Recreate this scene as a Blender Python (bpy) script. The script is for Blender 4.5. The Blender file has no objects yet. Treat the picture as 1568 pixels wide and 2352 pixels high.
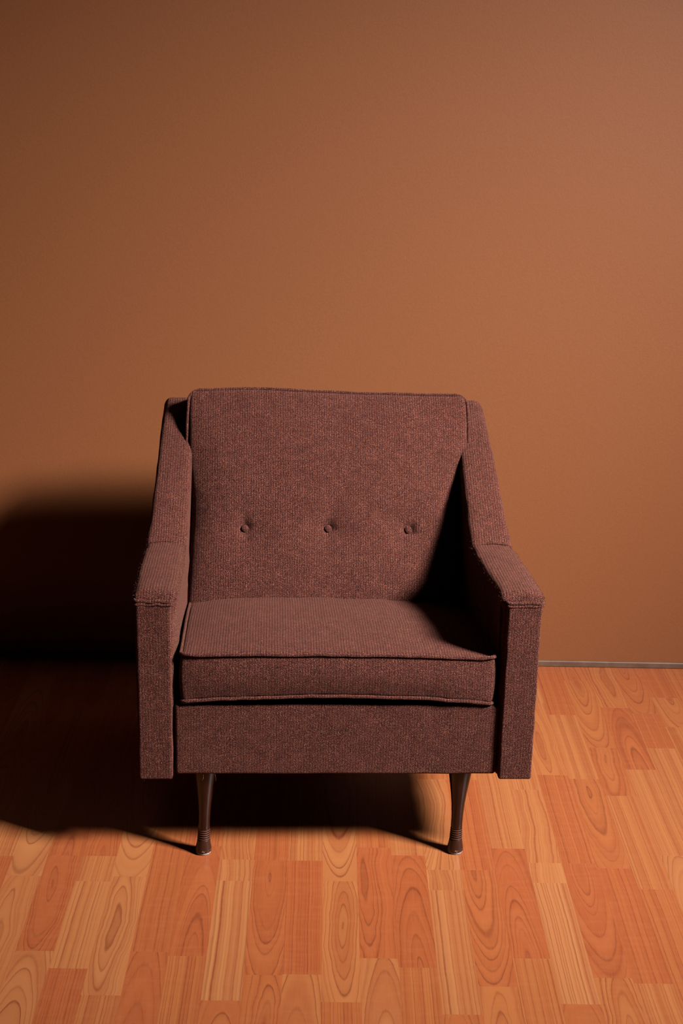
import bpy, bmesh, math, random
from mathutils import Vector, Matrix, noise
random.seed(7)
sc = bpy.context.scene
col = sc.collection

# ------------------------------------------------------------------ camera
F_PX, PITCH, ROLL, CAM_H = 3408.85, 0.3102, 0.0229, 1.4669
cd = bpy.data.cameras.new('camera'); cam = bpy.data.objects.new('camera', cd); col.objects.link(cam)
cd.sensor_fit = 'VERTICAL'; cd.sensor_height = 36.0; cd.lens = 36.0*F_PX/2352.0
cd.clip_start = 0.05; cd.clip_end = 60
fwd = Vector((0, math.cos(PITCH), -math.sin(PITCH))); up0 = Vector((0, math.sin(PITCH), math.cos(PITCH))); rt0 = Vector((1, 0, 0))
rt = rt0*math.cos(ROLL)+up0*math.sin(ROLL); up = up0*math.cos(ROLL)-rt0*math.sin(ROLL)
cam.matrix_world = Matrix(((rt.x, up.x, -fwd.x, 0), (rt.y, up.y, -fwd.y, 0), (rt.z, up.z, -fwd.z, CAM_H), (0, 0, 0, 1)))
sc.camera = cam

# ------------------------------------------------------------------ world, light, exposure
w = bpy.data.worlds.new('dim_room'); sc.world = w; w.use_nodes = True
w.node_tree.nodes['Background'].inputs[0].default_value = (1.0, 0.72, 0.55, 1)
w.node_tree.nodes['Background'].inputs[1].default_value = 0.0003
LPOS = Vector((2.66, 1.28, 2.80)); LAIM = Vector((-0.02, 2.80, 0.42))
ld = bpy.data.lights.new('softbox', 'AREA'); ld.shape = 'SQUARE'; ld.size = 0.68; ld.energy = 83; ld.color = (1.0, 0.955, 0.91); ld.spread = math.radians(54)
lo = bpy.data.objects.new('softbox', ld); col.objects.link(lo); lo.location = LPOS
lo.rotation_euler = (LAIM-LPOS).to_track_quat('-Z', 'Y').to_euler()
sc.view_settings.view_transform = 'Standard'; sc.view_settings.look = 'None'
sc.view_settings.gamma = 1; sc.view_settings.exposure = 0.0; sc.view_settings.use_curve_mapping = False

# ------------------------------------------------------------------ helpers
def srgb(r, g, b, a=1, k=1.0):
    f = lambda c: c/12.92 if c <= .04045 else ((c+.055)/1.055)**2.4
    return (f(r/255)*k, f(g/255)*k, f(b/255)*k, a)
AK = 0.40    # overall darkness of paint and laminate
def sk(r, g, b): return srgb(r, g, b, 1, AK)
def skf(r, g, b): return srgb(r, g, b, 1, AK*.76)
def skc(r, g, b): return srgb(r, g, b, 1, .54)

class N:
    """small node-tree writer"""
    def __init__(s, name):
        s.m = bpy.data.materials.new(name); s.m.use_nodes = True; s.t = s.m.node_tree
        s.b = s.t.nodes['Principled BSDF']
    def n(s, typ, ins=None, **kw):
        nd = s.t.nodes.new(typ)
        for k, v in kw.items(): setattr(nd, k, v)
        for k, v in (ins or {}).items():
            if isinstance(v, bpy.types.NodeSocket): s.t.links.new(v, nd.inputs[k])
            else: nd.inputs[k].default_value = v
        return nd
    def math(s, op, a, b=None, c=None, clamp=False):
        d = {0: a}
        if b is not None: d[1] = b
        if c is not None: d[2] = c
        return s.n('ShaderNodeMath', d, operation=op, use_clamp=clamp).outputs[0]
    def mix(s, f, a, b, mode='MIX'):
        nd = s.n('ShaderNodeMix', {0: f, 6: a, 7: b}, data_type='RGBA', blend_type=mode); return nd.outputs[2]
    def ramp(s, f, stops, interp='LINEAR'):
        nd = s.n('ShaderNodeValToRGB', {0: f}); cr = nd.color_ramp; cr.interpolation = interp
        while len(cr.elements) < len(stops): cr.elements.new(.5)
        for e, (p_, c) in zip(cr.elements, stops):
            e.position = p_; e.color = c if isinstance(c, (tuple, list)) else (c, c, c, 1)
        return nd.outputs[0]
    def noise(s, vec, scale, detail=2, rough=.5, dist=0):
        return s.n('ShaderNodeTexNoise', {'Vector': vec, 'Scale': scale, 'Detail': detail, 'Roughness': rough, 'Distortion': dist})
    def set(s, k, v):
        if isinstance(v, bpy.types.NodeSocket): s.t.links.new(v, s.b.inputs[k])
        else: s.b.inputs[k].default_value = v

def link_mesh(name, me, mat=None, parent=None, smooth=True):
    o = bpy.data.objects.new(name, me); col.objects.link(o)
    if mat: me.materials.append(mat)
    if smooth:
        for p_ in me.polygons: p_.use_smooth = True
    if parent: o.parent = parent
    return o
def mesh_obj(name, bm, mat, parent=None, smooth=True):
    bmesh.ops.recalc_face_normals(bm, faces=bm.faces)
    me = bpy.data.meshes.new(name); bm.to_mesh(me); bm.free()
    return link_mesh(name, me, mat, parent, smooth)

def axis_samples(lo_, hi_, r, n):
    a = [0, .25, .6, 1, 1.25]
    L = [lo_+r*t for t in a]; R = [hi_-r*t for t in reversed(a)]
    s0, s1 = L[-1], R[0]; return L+[s0+(s1-s0)*i/n for i in range(1, n)]+R
def rounded_box(x0, x1, y0, y1, z0, z1, r, nx=2, ny=2, nz=2, f=None):
    """closed box with rounded edges on a grid, bent by f"""
    bm = bmesh.new(); c = {}
    X, Y, Z = axis_samples(x0, x1, r, nx), axis_samples(y0, y1, r, ny), axis_samples(z0, z1, r, nz)
    def v(i, j, k):
        key = (i, j, k)
        if key not in c:
            p_ = Vector((X[i], Y[j], Z[k]))
            q = Vector((min(max(p_.x, x0+r), x1-r), min(max(p_.y, y0+r), y1-r), min(max(p_.z, z0+r), z1-r)))
            d = p_-q
            if d.length > 1e-9: p_ = q+d.normalized()*r
            if f: p_ = Vector(f(p_))
            c[key] = bm.verts.new(p_)
        return c[key]
    a, b, g = len(X)-1, len(Y)-1, len(Z)-1
    for i in range(a):
        for j in range(b):
            for k in (0, g): bm.faces.new((v(i, j, k), v(i+1, j, k), v(i+1, j+1, k), v(i, j+1, k)))
    for i in range(a):
        for k in range(g):
            for j in (0, b): bm.faces.new((v(i, j, k), v(i+1, j, k), v(i+1, j, k+1), v(i, j, k+1)))
    for j in range(b):
        for k in range(g):
            for i in (0, a): bm.faces.new((v(i, j, k), v(i, j+1, k), v(i, j+1, k+1), v(i, j, k+1)))
    return bm
def tube(pts, r, closed=False, seg=8, bm=None, taper=None):
    bm = bm or bmesh.new(); n = len(pts); rings = []; prev = None
    for i, p_ in enumerate(pts):
        a = pts[(i-1) % n] if closed or i > 0 else pts[i]; b = pts[(i+1) % n] if closed or i < n-1 else pts[i]
        t = (Vector(b)-Vector(a)).normalized()
        if prev is None: u = t.orthogonal().normalized()
        else: u = (prev-t*prev.dot(t)).normalized()
        prev = u; v_ = t.cross(u); rr = r*(taper(i/(n-1)) if taper else 1)
        rings.append([bm.verts.new(Vector(p_)+(u*math.cos(2*math.pi*k/seg)+v_*math.sin(2*math.pi*k/seg))*rr) for k in range(seg)])
    m = n if closed else n-1
    for i in range(m):
        A, B = rings[i], rings[(i+1) % n]
        off = 0
        if closed and i == n-1:
            off = min(range(seg), key=lambda o_: (A[0].co-B[o_].co).length)
        for k in range(seg): bm.faces.new((A[k], A[(k+1) % seg], B[(k+1+off) % seg], B[(k+off) % seg]))
    if not closed:
        bm.faces.new(rings[0]); bm.faces.new(rings[-1])
    return bm
def lathe(prof, seg=32):
    bm = bmesh.new(); R = [[bm.verts.new((r*math.cos(2*math.pi*k/seg), r*math.sin(2*math.pi*k/seg), z)) for k in range(seg)] for r, z in prof]
    for A, B in zip(R, R[1:]):
        for k in range(seg): bm.faces.new((A[k], A[(k+1) % seg], B[(k+1) % seg], B[k]))
    bm.faces.new(R[0]); bm.faces.new(R[-1]); return bm
def round_poly(pts, step=.008):
    """pts: (y, z, radius) closed polygon -> dense loop with rounded corners"""
    out = []; n = len(pts)
    ends = []
    for i in range(n):
        P = Vector(pts[i][:2]); A = Vector(pts[i-1][:2]); B = Vector(pts[(i+1) % n][:2]); r = pts[i][2]
        da, db = (A-P).normalized(), (B-P).normalized()
        ang = math.acos(max(-1, min(1, da.dot(db)))); d = r/math.tan(ang/2)
        ends.append((P+da*d, P, P+db*d))
    for i in range(n):
        a, P, b = ends[i]; k = 7
        for t in range(k+1):
            s = t/k; out.append(a*(1-s)**2+P*2*s*(1-s)+b*s*s)
        c = ends[(i+1) % n][0]; L = (c-b).length; m = max(1, int(L/step))
        for t in range(1, m): out.append(b+(c-b)*t/m)
    return out
def wob(p_, sc_, seed=0): return noise.noise(Vector((p_[0]*sc_+seed, p_[1]*sc_+seed*2, p_[2]*sc_)))

# ------------------------------------------------------------------ materials
def make_fabric(name='ribbed_wool', along=False):
    s = N(name)
    tc = s.n('ShaderNodeTexCoord'); P = tc.outputs['Object']; NO = tc.outputs['Normal']
    xyz = s.n('ShaderNodeSeparateXYZ', {0: P}); nn = s.n('ShaderNodeSeparateXYZ', {0: NO})
    side = s.math('GREATER_THAN', s.math('ABSOLUTE', nn.outputs[0]), .72)
    wl = s.math('MULTIPLY', s.math('SUBTRACT', s.noise(P, 14, 2).outputs[0], .5), .0042)
    wx = s.math('ADD', xyz.outputs[0], wl); wy = s.math('ADD', xyz.outputs[1], wl)
    u = s.n('ShaderNodeMix', {0: side, 2: wx, 3: wy}, data_type='FLOAT').outputs[0]
    rib = s.math('ABSOLUTE', s.math('SINE', s.math('MULTIPLY', u, math.pi/.0050)))
    rib = s.math('POWER', rib, .75)
    # yarn loops: fine cells a little longer than wide
    mp = s.n('ShaderNodeMapping', {0: P, 3: (1, .62, .62)}).outputs[0]
    lo1 = s.n('ShaderNodeTexVoronoi', {'Vector': mp, 'Scale': 980.0}, feature='F1')
    loop = s.ramp(lo1.outputs['Distance'], [(.1, 1.0), (.62, 0.0)])
    fz = s.noise(mp, 1350, 2, .7).outputs[0]
    cell = s.n('ShaderNodeSeparateColor', {0: lo1.outputs['Color']})
    big = s.noise(P, 7, 3, .6).outputs[0]
    mid = s.noise(P, 60, 3, .6).outputs[0]
    v = s.math('ADD', s.math('MULTIPLY', loop, .42), s.math('MULTIPLY', fz, .95))
    v = s.math('ADD', v, s.math('MULTIPLY', rib, .10))
    v = s.math('ADD', v, s.math('MULTIPLY', s.math('SUBTRACT', mid, .5), .15))
    c = s.ramp(v, [(.45, skc(10, 3, 3)), (.68, skc(80, 43, 38)), (.88, skc(136, 87, 76)), (1.0, skc(225, 176, 155))])
    tint = s.ramp(cell.outputs[0], [(0, srgb(206, 170, 190)), (.5, srgb(225, 190, 185)), (1, srgb(248, 205, 160))])
    c = s.mix(.75, c, tint, 'MULTIPLY')
    c = s.mix(s.math('MULTIPLY', big, .22), c, skc(104, 58, 46))
    s.set('Base Color', c); s.set('Roughness', .92); s.set('Specular IOR Level', .1)
    s.set('Sheen Weight', .1); s.set('Sheen Roughness', .42); s.set('Sheen Tint', srgb(205, 140, 118))
    amp = s.math('ADD', .26, s.math('MULTIPLY', s.math('ABSOLUTE', nn.outputs[2]), 1.1))
    h = s.math('ADD', s.math('MULTIPLY', rib, amp), s.math('MULTIPLY', s.math('ADD', loop, fz), .95))
    bp = s.n('ShaderNodeBump', {'Strength': .9, 'Distance': .0010, 'Height': h})
    s.set('Normal', bp.outputs[0])
    return s.m
FAB = make_fabric()

def skl(r, g, b): return srgb(r, g, b, 1, .32)
def make_wood_leg():
    s = N('dark_walnut_lacquer'); tc = s.n('ShaderNodeTexCoord')
    mp = s.n('ShaderNodeMapping', {0: tc.outputs['Object'], 3: (1, 1, .08)}).outputs[0]
    g = s.noise(mp, 260, 4, .6).outputs[0]
    c = s.ramp(g, [(.3, skl(26, 8, 5)), (.7, skl(58, 22, 13))])
    z = s.n('ShaderNodeSeparateXYZ', {0: tc.outputs['Object']}).outputs[2]
    low = s.math('LESS_THAN', z, .03)
    c = s.mix(s.math('MULTIPLY', low, .5), c, skl(84, 48, 35))
    sc_ = s.noise(tc.outputs['Object'], 220, 3, .7).outputs[0]
    scuff = s.math('MULTIPLY', s.math('GREATER_THAN', sc_, .56), s.math('LESS_THAN', z, .0105))
    c = s.mix(s.math('MULTIPLY', scuff, .7), c, skl(205, 150, 118))
    # turned rings are rubbed pale on their crests
    crest = s.math('GREATER_THAN', s.math('COSINE', s.math('MULTIPLY', s.math('SUBTRACT', z, .03145), 2*math.pi/.0044)), .45)
    inr = s.math('MULTIPLY', s.math('GREATER_THAN', z, .029), s.math('LESS_THAN', z, .0520))
    c = s.mix(s.math('MULTIPLY', s.math('MULTIPLY', crest, inr), .55), c, skl(170, 118, 98))
    s.set('Base Color', c); s.set('Roughness', .27); s.set('Specular IOR Level', .4)
    return s.m
LEGM = make_wood_leg()
def make_glide():
    s = N('worn_white_glide'); tc = s.n('ShaderNodeTexCoord')
    g = s.noise(tc.outputs['Object'], 300, 3, .6).outputs[0]
    s.set('Base Color', s.ramp(g, [(.3, skl(150, 120, 110)), (.6, skl(225, 205, 200))])); s.set('Roughness', .6); return s.m
GLIDE = make_glide()
def make_wall():
    s = N('terracotta_paint'); tc = s.n('ShaderNodeTexCoord'); P = tc.outputs['Object']
    a = s.noise(P, 1.3, 3, .5).outputs[0]; b = s.noise(P, 260, 3, .6).outputs[0]
    c = s.mix(s.math('MULTIPLY', a, .5), sk(160, 95, 55), sk(152, 88, 49))
    c = s.mix(.05, c, s.ramp(b, [(.3, 0.0), (.7, 1.0)]), 'OVERLAY')
    s.set('Base Color', c); s.set('Roughness', .55); s.set('Specular IOR Level', .3)
    bp = s.n('ShaderNodeBump', {'Strength': .25, 'Distance': .0006, 'Height': s.math('ADD', b, s.math('MULTIPLY', s.noise(P, 60, 2).outputs[0], .6))})
    s.set('Normal', bp.outputs[0]); return s.m
WALL = make_wall()
def make_trim():
    s = N('greybrown_trim'); tc = s.n('ShaderNodeTexCoord')
    g = s.noise(tc.outputs['Object'], 40, 3).outputs[0]
    s.set('Base Color', s.ramp(g, [(.3, sk(110, 80, 64)), (.7, sk(130, 98, 80))])); s.set('Roughness', .45); return s.m
TRIM = make_trim()
def make_cherry():
    s = N('cherry_laminate')
    loc = s.n('ShaderNodeAttribute', attribute_name='loc'); rg = s.n('ShaderNodeAttribute', attribute_name='rings'); tn = s.n('ShaderNodeAttribute', attribute_name='tone')
    L = s.n('ShaderNodeSeparateXYZ', {0: loc.outputs['Vector']}); R = s.n('ShaderNodeSeparateXYZ', {0: rg.outputs['Vector']})
    T = s.n('ShaderNodeSeparateXYZ', {0: tn.outputs['Vector']})
    x, y, seed = L.outputs[0], L.outputs[1], L.outputs[2]
    # slow wander of the grain
    pv = s.n('ShaderNodeCombineXYZ', {0: s.math('MULTIPLY', x, 9), 1: s.math('MULTIPLY', y, 5), 2: seed}).outputs[0]
    wn = s.noise(pv, 1.0, 3, .5)
    wsep = s.n('ShaderNodeSeparateColor', {0: wn.outputs['Color']})
    wx = s.math('MULTIPLY', s.math('SUBTRACT', wsep.outputs[0], .5), T.outputs[1])
    pv2 = s.n('ShaderNodeCombineXYZ', {0: s.math('MULTIPLY', x, 60), 1: s.math('MULTIPLY', y, 42), 2: seed}).outputs[0]
    w2 = s.math('MULTIPLY', s.math('SUBTRACT', s.noise(pv2, 1.0, 2, .5).outputs[0], .5), .0010)
    dx = s.math('SUBTRACT', s.math('ADD', s.math('ADD', x, wx), w2), R.outputs[0])
    dy = s.math('DIVIDE', s.math('SUBTRACT', y, R.outputs[1]), R.outputs[2])
    r = s.math('SQRT', s.math('ADD', s.math('MULTIPLY', dx, dx), s.math('MULTIPLY', dy, dy)))
    # irregular ring spacing
    rv = s.n('ShaderNodeCombineXYZ', {0: s.math('MULTIPLY', r, 38), 1: seed, 2: 0.0}).outputs[0]
    rn = s.noise(rv, 1.0, 2, .6).outputs[0]
    t = s.math('ADD', s.math('MULTIPLY', r, T.outputs[2]), s.math('MULTIPLY', rn, 4.6))
    fr = s.math('FRACT', t)
    cellv = s.math('FLOOR', t)
    wh = s.n('ShaderNodeTexWhiteNoise', {'Vector': s.n('ShaderNodeCombineXYZ', {0: cellv, 1: seed, 2: 0.0}).outputs[0]}, noise_dimensions='3D').outputs[0]
    line = s.ramp(fr, [(0, .4), (.08, .0), (.5, .05), (.80, .26), (.93, 1.0), (1.0, .5)])
    line = s.math('MULTIPLY', line, s.math('ADD', .25, s.math('MULTIPLY', wh, .85)))
    # wide bands of darker wood that follow the same rings
    band = s.noise(s.n('ShaderNodeCombineXYZ', {0: s.math('MULTIPLY', r, 75), 1: s.math('ADD', seed, 9.0), 2: 0.0}).outputs[0], 1.0, 1).outputs[0]
    band = s.ramp(band, [(.38, 0.0), (.66, 1.0)])
    # fibres
    fv = s.n('ShaderNodeCombineXYZ', {0: s.math('MULTIPLY', s.math('ADD', x, wx), 1100), 1: s.math('MULTIPLY', y, 26), 2: seed}).outputs[0]
    fib = s.noise(fv, 1.0, 3, .6).outputs[0]
    cv = s.n('ShaderNodeCombineXYZ', {0: s.math('MULTIPLY', x, 22), 1: s.math('MULTIPLY', y, 95), 2: seed}).outputs[0]
    cross = s.noise(cv, 1.0, 2, .5).outputs[0]
    base = s.ramp(T.outputs[0], [(0.0, skf(202, 103, 58)), (.25, skf(207, 112, 63)), (.5, skf(211, 123, 68)), (.75, skf(216, 134, 79)), (1.0, skf(226, 149, 92))])
    c = s.mix(s.math('MULTIPLY', band, .5), base, skf(182, 84, 47))
    c = s.mix(s.math('MULTIPLY', line, .9), c, skf(146, 66, 38))
    c = s.mix(s.math('MULTIPLY', s.math('SUBTRACT', fib, .35), .5, clamp=True), c, skf(228, 150, 100))
    c = s.mix(s.math('MULTIPLY', s.math('SUBTRACT', cross, .45), .4, clamp=True), c, skf(226, 146, 96))
    # dark heart of a knot
    kn = s.ramp(s.math('MULTIPLY', r, 1.0), [(.0, 1.0), (.006, .25), (.0135, 0.0)])
    c = s.mix(s.math('MULTIPLY', kn, .4), c, skf(160, 78, 48))
    s.set('Base Color', c); s.set('Roughness', .34); s.set('Specular IOR Level', .2)
    bp = s.n('ShaderNodeBump', {'Strength': .1, 'Distance': .0003, 'Height': fib}); s.set('Normal', bp.outputs[0])
    return s.m
CHERRY = make_cherry()
def make_plain(name, c, r):
    s = N(name); tc = s.n('ShaderNodeTexCoord'); g = s.noise(tc.outputs['Object'], 20, 3).outputs[0]
    s.set('Base Color', s.mix(g, srgb(*c), srgb(*[v_*.8 for v_ in c]))); s.set('Roughness', r); return s.m
SUB = make_plain('dark_board', (60, 26, 14), .7)
BLACKCLOTH = make_plain('black_dust_cloth', (30, 20, 18), .9)

# ------------------------------------------------------------------ the room: floor, wall, baseboard
PLA = -0.0135; CPL, SPL = math.cos(PLA), math.sin(PLA); X0 = -6.8031; WALLQ = 3.3666
ROT = Matrix.Rotation(-PLA, 4, 'Z')     # plank frame -> world:  s=x*c-y*s , q=x*s+y*c
def box_bm(x0, x1, y0, y1, z0, z1):
    bm = bmesh.new(); bmesh.ops.create_cube(bm, size=1)
    for v in bm.verts: v.co = Vector(((x0+x1)/2+v.co.x*(x1-x0), (y0+y1)/2+v.co.y*(y1-y0), (z0+z1)/2+v.co.z*(z1-z0)))
    return bm
fl = mesh_obj('floor', box_bm(-2.6, 3.4, -0.4, WALLQ+.1, -.06, -.0082), SUB, smooth=False)
fl.rotation_euler.z = -PLA; fl['kind'] = 'structure'
wa = mesh_obj('wall_back', box_bm(-2.6, 3.4, WALLQ, WALLQ+.12, -.06, 3.2), WALL, smooth=False)
wa.rotation_euler.z = -PLA; wa['kind'] = 'structure'
# thin strip along the foot of the wall
def trim_f(p_): return (p_.x, p_.y, p_.z)
bb = mesh_obj('baseboard_back', rounded_box(-2.6, 3.4, WALLQ-.007, WALLQ, 0, .015, .0022, 1, 1, 1), TRIM); bb.rotation_euler.z = -PLA; bb['kind'] = 'structure'

# strips of the cherry floor: column -> joints (near to far) and kind / tone of the piece above each joint
# kinds: s straight, a arch, u cup, k knot, c curl.  tone 0 red .. 1 pale
KN = {
 -3: ([2.087, 2.440], ['a.3', 's.2', 's.75']),
 -2: ([2.020, 2.373, 2.726], ['a.2', 'k.75', 'u.9', 's.6']),
 -1: ([2.142, 2.445, 2.797], ['a.85', 'k.15', 'a.2', 's.5']),
 0: ([2.094, 2.358, 2.445, 2.797], ['s.15', 's.8', 's.7', 'a.15', 's.5']),
 1: ([2.024, 2.376, 2.728], ['s.65', 'k.8', 'u.75', 's.4']),
 2: ([2.144, 2.497, 2.85], ['a.2', 's.25', 's.5', 'k.7']),
 3: ([2.133, 2.486, 2.839], ['s.5', 'a.15', 's.3', 's.6']),
 4: ([2.015, 2.367, 2.440, 2.79], ['a.35', 's.95', 'c.8', 'c.7', 's.3']),
 5: ([2.084, 2.439, 2.79], ['k.4', 'u.25', 's.2', 'a.6']),
 6: ([2.087, 2.440, 2.73], ['a.6', 's.1', 's.7', 's.3']),
 7: ([2.015, 2.371, 2.725], ['s.4', 'k.65', 'u.8', 's.5']),
 8: ([2.135, 2.490, 2.84], ['a.8', 'k.15', 's.35', 'u.4']),
 9: ([2.110, 2.464, 2.815], ['s.5', 'a.15', 's.7', 'k.4']),
 10: ([1.988, 2.346, 2.415, 2.768], ['a.3', 's.95', 'c.8', 'c.8', 's.45']),
 11: ([2.062, 2.416, 2.768], ['k.5', 'u.25', 's.2', 'a.6']),
 12: ([2.141, 2.495, 2.848], ['s.5', 'a.15', 's.75', 's.4']),
 13: ([2.019, 2.376, 2.445, 2.729], ['a.35', 's.98', 'c.85', 'c.8', 's.8']),
 14: ([2.090, 2.445, 2.795], ['k.5', 'u.2', 's.3', 'k.65']),
 15: ([2.076, 2.430, 2.780, 3.087], ['s.65', 's.2', 'u.45', 's.65', 's.2']),
 16: ([2.010, 2.360, 2.709, 2.925], ['a.5', 's.4', 's.6', 'k.45', 'u.5']),
 17: ([2.120, 2.478, 2.825, 3.131], ['k.9', 'a.85', 's.75', 'a.25', 'k.6']),
 18: ([2.120, 2.478, 2.926, 3.101], ['s.6', 'a.6', 's.75', 's.2', 'u.3']),
 19: ([2.05, 2.40, 2.75, 3.033, 3.189], ['k.8', 's.3', 's.7', 's.6', 'u.6', 's.2']),
 20: ([2.12, 2.47, 2.82, 3.17], ['s.3', 'a.6', 's.5', 'k.3', 's.4']),
}
def strip_data(rng, kind, w_, l_):
    """rings = centre x, centre y, aspect ; tone = (tone, wander, ring frequency)"""
    if kind == 's': return (rng.choice((-1, 1))*rng.uniform(.09, .2), rng.uniform(-.1, .1), 14.0), (rng.uniform(.003, .008), rng.uniform(110, 190))
    if kind == 'a': return (rng.uniform(-.008, .008), -l_/2-rng.uniform(.0, .04), rng.uniform(8, 11)), (rng.uniform(.010, .020), rng.uniform(120, 170))
    if kind == 'u': return (rng.uniform(-.008, .012), l_/2-rng.uniform(-.02, .08), rng.uniform(5.5, 8)), (rng.uniform(.016, .026), rng.uniform(105, 150))
    if kind == 'k': return (rng.uniform(-.014, .014), rng.uniform(-.05, .08), rng.uniform(7.0, 11)), (rng.uniform(.026, .042), rng.uniform(115, 160))
    return (rng.choice((-1, 1))*rng.uniform(.05, .08), rng.uniform(-.1, .1), 5.0), (.035, 150)
def strip_geo(w_, l_, ch=.0001, g=.0, th=.008):
    hx, hy = w_/2-g, l_/2-g; V = []
    for (a, b, z) in ((hx, hy, -th), (hx, hy, -ch), (hx-ch, hy-ch, 0)):
        V += [(-a, -b, z), (a, -b, z), (a, b, z), (-a, b, z)]
    Fc = [(3, 2, 1, 0)]
    for r0 in (0, 4):
        for k in range(4): Fc.append((r0+k, r0+(k+1) % 4, r0+4+(k+1) % 4, r0+4+k))
    Fc.append((8, 9, 10, 11)); return V, Fc
def strip_attrs(me, recs):
    """recs: per vertex (loc, rings, tone)"""
    for i, nm in enumerate(('loc', 'rings', 'tone')):
        at = me.attributes.new(nm, 'FLOAT_VECTOR', 'POINT')
        at.data.foreach_set('vector', [c_ for r_ in recs for c_ in r_[i]])
rng = random.Random(21)
pieces = []
for k in range(-22, 46):
    if k in KN: js, kt = list(KN[k][0]), list(KN[k][1])
    else:
        base = 2.0+rng.choice((.02, .09, .14, .2, .27)); js = [base+.353*i for i in range(3)]
        kt = [rng.choice('ssaauk')+rng.choice(('.15', '.3', '.5', '.6', '.8', '.95')) for _ in range(4)]
    while js[-1] < WALLQ-.1:
        js.append(js[-1]+.353); kt.append(rng.choice('ssaauk')+rng.choice(('.15', '.3', '.5', '.6', '.8')))
    while js[0] > -.3:
        js.insert(0, js[0]-.353); kt.insert(0, rng.choice('ssaauk')+rng.choice(('.15', '.3', '.5', '.6', '.8')))
    if js[-1] > WALLQ-.01: js = js[:-1]; kt = kt[:len(js)+1]
    js = js+[WALLQ+.001]
    for i in range(len(js)-1):
        a, b = js[i], js[i+1]; kk = kt[i+1]
        pieces.append((k, a, b, kk[0], float('0'+kk[1:])+rng.uniform(-.05, .05)))
rest_v, rest_f, rest_r = [], [], []
count = 0
for k, a, b, kind, tone in pieces:
    ln = b-a; xc = (k+.5+X0)*.064; yc = (a+b)/2
    (cx, cy, asp), (wander, freq) = strip_data(rng, kind, .064, ln)
    seed = rng.uniform(0, 60)
    V, Fc = strip_geo(.064, ln)
    rec = [((v[0], v[1], seed), (cx, cy, asp), (tone, wander, freq)) for v in V]
    near = -9 <= k <= 24 and b > 1.86
    if near and count < 295:
        me = bpy.data.meshes.new('wood_strip'); me.from_pydata(V, [], Fc); strip_attrs(me, rec)
        o = link_mesh('wood_strip', me, CHERRY, fl, smooth=False); o.location = (xc, yc, 0); count += 1
    else:
        n0 = len(rest_v); rest_v += [(v[0]+xc, v[1]+yc, v[2]) for v in V]; rest_f += [tuple(i+n0 for i in f_) for f_ in Fc]; rest_r += rec
me = bpy.data.meshes.new('outlying_wood_strips'); me.from_pydata(rest_v, [], rest_f); strip_attrs(me, rest_r)
o = link_mesh('outlying_wood_strips', me, CHERRY, fl, smooth=False); o['kind'] = 'stuff'

# ------------------------------------------------------------------ the armchair
ch = bpy.data.objects.new('armchair', None); col.objects.link(ch)
ch.location = (0.0015, 2.4379, 0); ch.rotation_euler.z = 0.0492
ch['label'] = 'brown ribbed wool armchair with sloped arms, three back buttons and dark turned legs'; ch['category'] = 'armchair'

def profile_arm():
    return round_poly([(.012, .171, .008), (.68, .171, .02), (.722, .69, .026), (.672, .732, .026),
                       (.330, .510, .016), (.006, .534, .024)], .009)
def make_arm(sd):
    """sd -1 left, +1 right, in chair space; side profile swept across the arm's width"""
    loop = profile_arm(); n = len(loop)
    nor = []
    for i in range(n):
        t = (loop[(i+1) % n]-loop[i-1]).normalized(); nor.append(Vector((-t.y, t.x)))
    # orientation: make normals point inwards
    area = sum(loop[i].x*loop[(i+1) % n].y-loop[(i+1) % n].x*loop[i].y for i in range(n))
    if area < 0: nor = [-v for v in nor]
    r = .0095; rings = [(0, .016)]
    for k in range(0, 6):
        th = k/5*math.pi/2; rings.append((r*(1-math.cos(th)), r*(1-math.sin(th))))
    rings += [(r+(.066-2*r)*j/6, 0) for j in range(1, 6)]
    for k in range(5, -1, -1):
        th = k/5*math.pi/2; rings.append((.066-r*(1-math.cos(th)), r*(1-math.sin(th))))
    rings.append((.066, .016))
    bm = bmesh.new(); R = []; worn = []
    for (xo, ins) in rings:
        row = []
        for P, nv in zip(loop, nor):
            q = P+nv*ins; y, z = q.x, q.y
            f = max(0, min(1, (z-.50)/.235)); wdt = 1+(.062/.066-1)*f
            x = .294-.023*f+xo*(1+.05*f)
            s = xo/.066
            x -= (1-s)*min(y, .40)*(.024 if sd < 0 else .042)*max(0, 1-f*1.5)
            # padded top of the arm swells outwards and crowns
            top = math.exp(-((z-.520)/.018)**2)*(1 if y < .36 else max(0, 1-(y-.36)/.05))
            x += (s-.5)*.012*top*(1 if y < .30 else .4)
            z += math.sin(math.pi*s)*.0045*top
            fr = math.exp(-((z-.5)/.06)**2)*max(0, 1-y/.05)
            riser = 1 if (y > .36 and z > .53) else 0
            if riser: y -= math.sin(math.pi*s)*.006*min(1, (z-.53)/.03)
            wv = wob((x*sd, y, z), 22, 3)*.0022+wob((x*sd, y, z), 55, 8)*.0011
            if ins < .005: y -= wv*.6; z += wv
            x += wob((x*sd, y, z), 30, 5)*.0016
            tp = max(0, min(1, (z-.62)/.11)); z -= .013*abs(2*s-1)**4*tp*tp
            row.append(bm.verts.new((x*sd-.016*y, y, z)))
            if -.01 < y < .345 and z > .495 and (s < .12 or s > .88 or y < .012) and ins < .012: worn.append((Vector((x*sd-.016*y, y, z)), Vector(((s-.5)*2*sd, -.25 if y > .02 else -1, .75 if y > .02 else .2))))
        R.append(row)
    for A, B in zip(R, R[1:]):
        for i in range(n): bm.faces.new((A[i], A[(i+1) % n], B[(i+1) % n], B[i]))
    bm.faces.new(R[0]); bm.faces.new(R[-1])
    return mesh_obj('arm', bm, FAB, ch), worn
arms = {}
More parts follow.
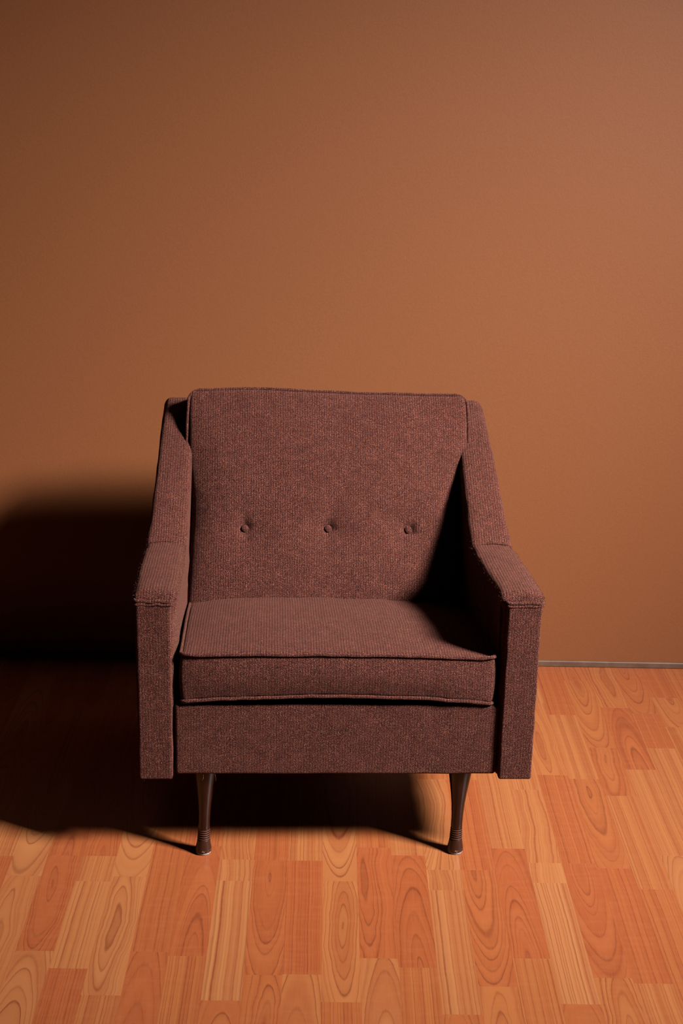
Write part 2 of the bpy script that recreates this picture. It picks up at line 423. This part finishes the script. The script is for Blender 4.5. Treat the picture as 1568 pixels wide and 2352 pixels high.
for sd in (-1, 1):
    a, worn = make_arm(sd); arms[sd] = a
    rf_ = random.Random(40+sd); bm = bmesh.new()
    for _ in range(900):
        p0, d0 = rf_.choice(worn); p0 = p0+Vector((rf_.uniform(-.0006, .0006), rf_.uniform(-.004, .004), rf_.uniform(-.0012, .0)))
        d0 = (d0.normalized()+Vector((rf_.uniform(-.8, .8), rf_.uniform(-.8, .8), rf_.uniform(-.8, .5)))).normalized()
        ln = rf_.uniform(.0012, .0032); bend = Vector((rf_.uniform(-1, 1), rf_.uniform(-1, 1), rf_.uniform(-1, .3)))*ln*.35
        tube([p0-d0*.001, p0+d0*ln*.5+bend*.3, p0+d0*ln+bend], .00016, seg=3, bm=bm)
    fz_ = mesh_obj('worn_fuzz', bm, FAB, a, smooth=False); fz_['kind'] = 'stuff'
    x0, x1 = sorted((sd*.2975, sd*.3585))
    def fp(p_, sd=sd):
        return (p_.x+wob(p_, 30, 4)*.0012, p_.y+wob(p_, 40, 2)*.0008, p_.z)
    mesh_obj('front_panel', rounded_box(x0, x1, -.0035, .016, .172, .513, .0045, 6, 1, 30, fp), FAB, a)
    bm = bmesh.new()
    for zz, rr, yy in ((.5185, .0030, .0005), (.5125, .0027, -.0005)):
        pts = []
        for i in range(25):
            t = i/24; x = x0-.003+(x1-x0+.006)*t
            e = max(0, abs(t-.5)*2-.86)/.14
            pts.append((x, yy-.0015+.008*e*e+wob((x, 0, zz), 60)*.0008, zz+wob((x, 1, zz), 70, 2)*.0022))
        tube(pts, rr, seg=8, bm=bm)
    mesh_obj('double_welt', bm, FAB, a)
    # seam across the crease where the arm meets the riser
    bm = tube([(sd*(.297+.056*i/12)-.0053, .331+wob((i*.1, 0, sd), 3)*.001, .5125+.0035*math.sin(math.pi*i/12)) for i in range(13)], .0016, seg=6)
    mesh_obj('seam', bm, FAB, a)

# front rail, deck, outer back
def rf(p_): return (p_.x, p_.y+wob(p_, 18, 1)*.0012, p_.z+wob(p_, 14, 6)*.0008)
mesh_obj('front_rail', rounded_box(-.2935, .2935, .006, .05, .1775, .3175, .006, 40, 2, 10, rf), FAB, ch)
mesh_obj('seat_deck', rounded_box(-.293, .293, .045, .66, .186, .288, .01, 4, 4, 2), BLACKCLOTH, ch)
def of(p_):
    t = (p_.z-.18)/.54; return (p_.x*(1-.06*max(0, t-.6)/.4), p_.y+.045*t, p_.z)
mesh_obj('outer_back', rounded_box(-.295, .295, .60, .665, .18, .715, .018, 8, 3, 10, of), FAB, ch)

# seat cushion
SX = .279
def seat_map(x, y, s, raw=False):
    t = x/SX; yy = max(0, min(1, y/.50))
    front = math.exp(-(y/.05)**2)
    zt = .4135+.0065*(1-t*t)-.0015*t-(.105*y+.19*max(0, y-.12)**2)+.015*(1-t**4)*math.sin(math.pi*min(1, yy*1.05))**.7*(1-.25*t)
    zb = .322+.0145*(1-t*t)**1.0*front-.0015*t-.07*y
    z = zb+(zt-zb)*s
    y2 = y-.0085*math.sin(math.pi*s)*front*(1-t**6)-.004*(1-t*t)*front
    x2 = x+(.0045*math.sin(math.pi*s))*(1 if t > 0 else -1)*abs(t)**8+.0015*t
    return Vector((x2-.013*y, y2+.005, z))
def sf(p_):
    q = seat_map(p_.x, p_.y, (p_.z+.045)/.09); k = wob(q, 16, 9)*.002+wob(q, 45, 4)*.0007
    q.z += k; q.y += k*.6; return q
seat = mesh_obj('seat_cushion', rounded_box(-SX, SX, 0, .50, -.045, .045, .0075, 60, 50, 12, sf), FAB, ch)
def loop_xy(x0, x1, y0, y1, r, n=60):
    out = []
    for cx, cy, a0 in ((x1-r, y0+r, -90), (x1-r, y1-r, 0), (x0+r, y1-r, 90), (x0+r, y0+r, 180)):
        for k in range(7):
            a = math.radians(a0+90*k/6); out.append((cx+r*math.cos(a), cy+r*math.sin(a)))
    res = []
    for i in range(len(out)):
        A, B = out[i], out[(i+1) % len(out)]; d = math.dist(A, B); m = max(1, int(d/.012))
        for k in range(m): res.append((A[0]+(B[0]-A[0])*k/m, A[1]+(B[1]-A[1])*k/m))
    return res
for s_, dz in ((.975, .0), (.02, -.0005)):
    pts = []
    for x, y in loop_xy(-SX-.001, SX+.001, -.0015, .501, .011):
        q = seat_map(x, y, s_); k = wob(q, 16, 9)*.002; q.z += dz+k+wob(q, 50, 2)*.0012
        # the corners of the seam stand up as small ears
        e = math.exp(-(((abs(x)-SX)/.02)**2+(y/.02)**2)); q.z += e*(.0035 if s_ > .5 else -.001); pts.append(q)
    mesh_obj('piping', tube(pts, .0034, closed=True, seg=8), FAB, seat)

# back cushion
BX = .283; BL = .474
BO = Vector((-.0045, .386, .3335)); BE = Vector((0, .459, .888)).normalized(); BN = Vector((0, -BE.z, BE.y))
BTN = ((-.1705, .182), (-.0015, .182), (.1625, .182))
def back_map(x, v, w_):
    """x across, v up the cushion 0..BL, w_ 0 seam plane, positive forwards"""
    t = x/BX; s = v/BL
    wd = 1+.034*max(0, min(1, (s-.45)/.3))-.012*max(0, (s-.85)/.15)**2+.035*max(0, 1-s/.5)
    topline = .0065*math.exp(-((x+.16)/.12)**2)-.003*max(0, t)
    vv = v+topline*max(0, s)**3
    bulge = .034*(1-abs(t)**3.2)**.8*(1-abs(2*s-1)**3.4)**.8 if abs(t) < 1 and 0 < s < 1 else 0
    edge = -.016*max(0, 1-(1-abs(t))/.5)**2*max(0, min(1, (s-.5)/.3))
    g_ = max(0, min(1, (s-.5)/.22)); g_ = g_*g_*(3-2*g_)
    edge2 = -.015*min(1, abs(t))**14*(1-g_)
    f = max(0, min(1, (w_+.02)/.02))
    ww = w_+bulge*f+edge2
    for bx, bv in BTN:
        d = math.hypot(x-bx, (v-bv)*1.0); ww -= f*(.0135*math.exp(-(d/.0125)**2)+.0105*math.exp(-(d/.040)**2))
        ang = math.atan2(v-bv, x-bx)
        ww -= f*.0016*math.exp(-(d/.05)**2)*(1-math.exp(-(d/.012)**2))*(1+math.cos(ang*4+.9+bx*9))
    return BO+Vector((x*wd, 0, 0))+BE*vv+BN*ww
def bf(p_):
    q = back_map(p_.x, p_.z, p_.y*-1)
    k = wob(q, 11, 12)*.0035+wob(q, 34, 7)*.0010
    return q+BN*k
backc = mesh_obj('back_cushion', rounded_box(-BX, BX, 0, .10, 0, BL, .010, 130, 5, 96, bf), FAB, ch)
pts = []
for x, v in loop_xy(-BX-.0015, BX+.0015, -.001, BL+.001, .022):
    q = back_map(max(-BX+1e-4, min(BX-1e-4, x)), v, -.0045); q.x += (x-max(-BX+1e-4, min(BX-1e-4, x)))
    pts.append(q+BN*(wob(q, 11, 12)*.0035)+Vector((wob(q, 40, 1)*.0008, 0, wob(q, 30, 3)*.001)))
mesh_obj('piping', tube(pts, .0033, closed=True, seg=8), FAB, backc)
for bx, bv in BTN:
    c0 = back_map(bx, bv, 0)+BN*(.0035+wob(back_map(bx, bv, 0), 11, 12)*.0035)
    bm = lathe([(.0066, -.004), (.0078, -.001), (.0078, .0015), (.0068, .0038), (.0048, .0052), (.0022, .0060), (.0006, .0062)], 24)
    M = Matrix.Translation(c0) @ BN.to_track_quat('Z', 'Y').to_matrix().to_4x4()
    bmesh.ops.transform(bm, matrix=M, verts=bm.verts)
    mesh_obj('button', bm, FAB, backc)

# legs
def leg(x, y, lx, ly, back=False):
    prof = [(.0142, .0045), (.0151, .0052), (.0155, .0066), (.0151, .0100), (.0142, .0150), (.0130, .0215), (.0122, .0265), (.0118, .0285)]
    z = .0295
    for k in range(5):
        prof += [(.0104, z), (.0120-.0002*k, z+.0013), (.0120-.0002*k, z+.0026), (.0103, z+.0038)]; z += .0044
    prof += [(.0108, z+.001), (.0107, .062), (.0111, .078), (.0124, .100), (.0150, .122), (.0180, .143), (.0206, .160), (.0219, .172), (.0220, .192)]
    bm = lathe(prof, 36)
    for v in bm.verts: t = v.co.z/.18; v.co.x += lx*t; v.co.y += ly*t
    o = mesh_obj('leg', bm, LEGM, ch); o.location = (x, y, 0)
    g = mesh_obj('glide', lathe([(.0128, 0), (.0138, .0008), (.0140, .0036), (.0134, .0050)], 32), GLIDE, o)
    return o
leg(-.245, .036, .005, .006); leg(.230, .036, .0035, .006)
leg(-.245, .60, .004, -.02, True); leg(.230, .60, -.004, -.02, True)

# loose threads under the rail and the left arm
def thread(pts, r=.00045):
    return tube([Vector(a) for a in pts], r, seg=5)
for pts in ([(-.2445, .012, .181), (-.2425, .009, .175), (-.2425, .008, .170), (-.2445, .007, .166), (-.2478, .007, .163)],
            [(-.2205, .012, .181), (-.2215, .009, .175), (-.2217, .008, .182), (-.2200, .008, .167), (-.2210, .008, .163)],
            [(-.3500, .002, .176), (-.3492, -.001, .172), (-.3500, -.002, .168)],
            [(-.2710, -.004, .392), (-.2680, -.010, .3965), (-.2640, -.012, .3970)]):
    mesh_obj('loose_thread', thread(pts), FAB, ch)
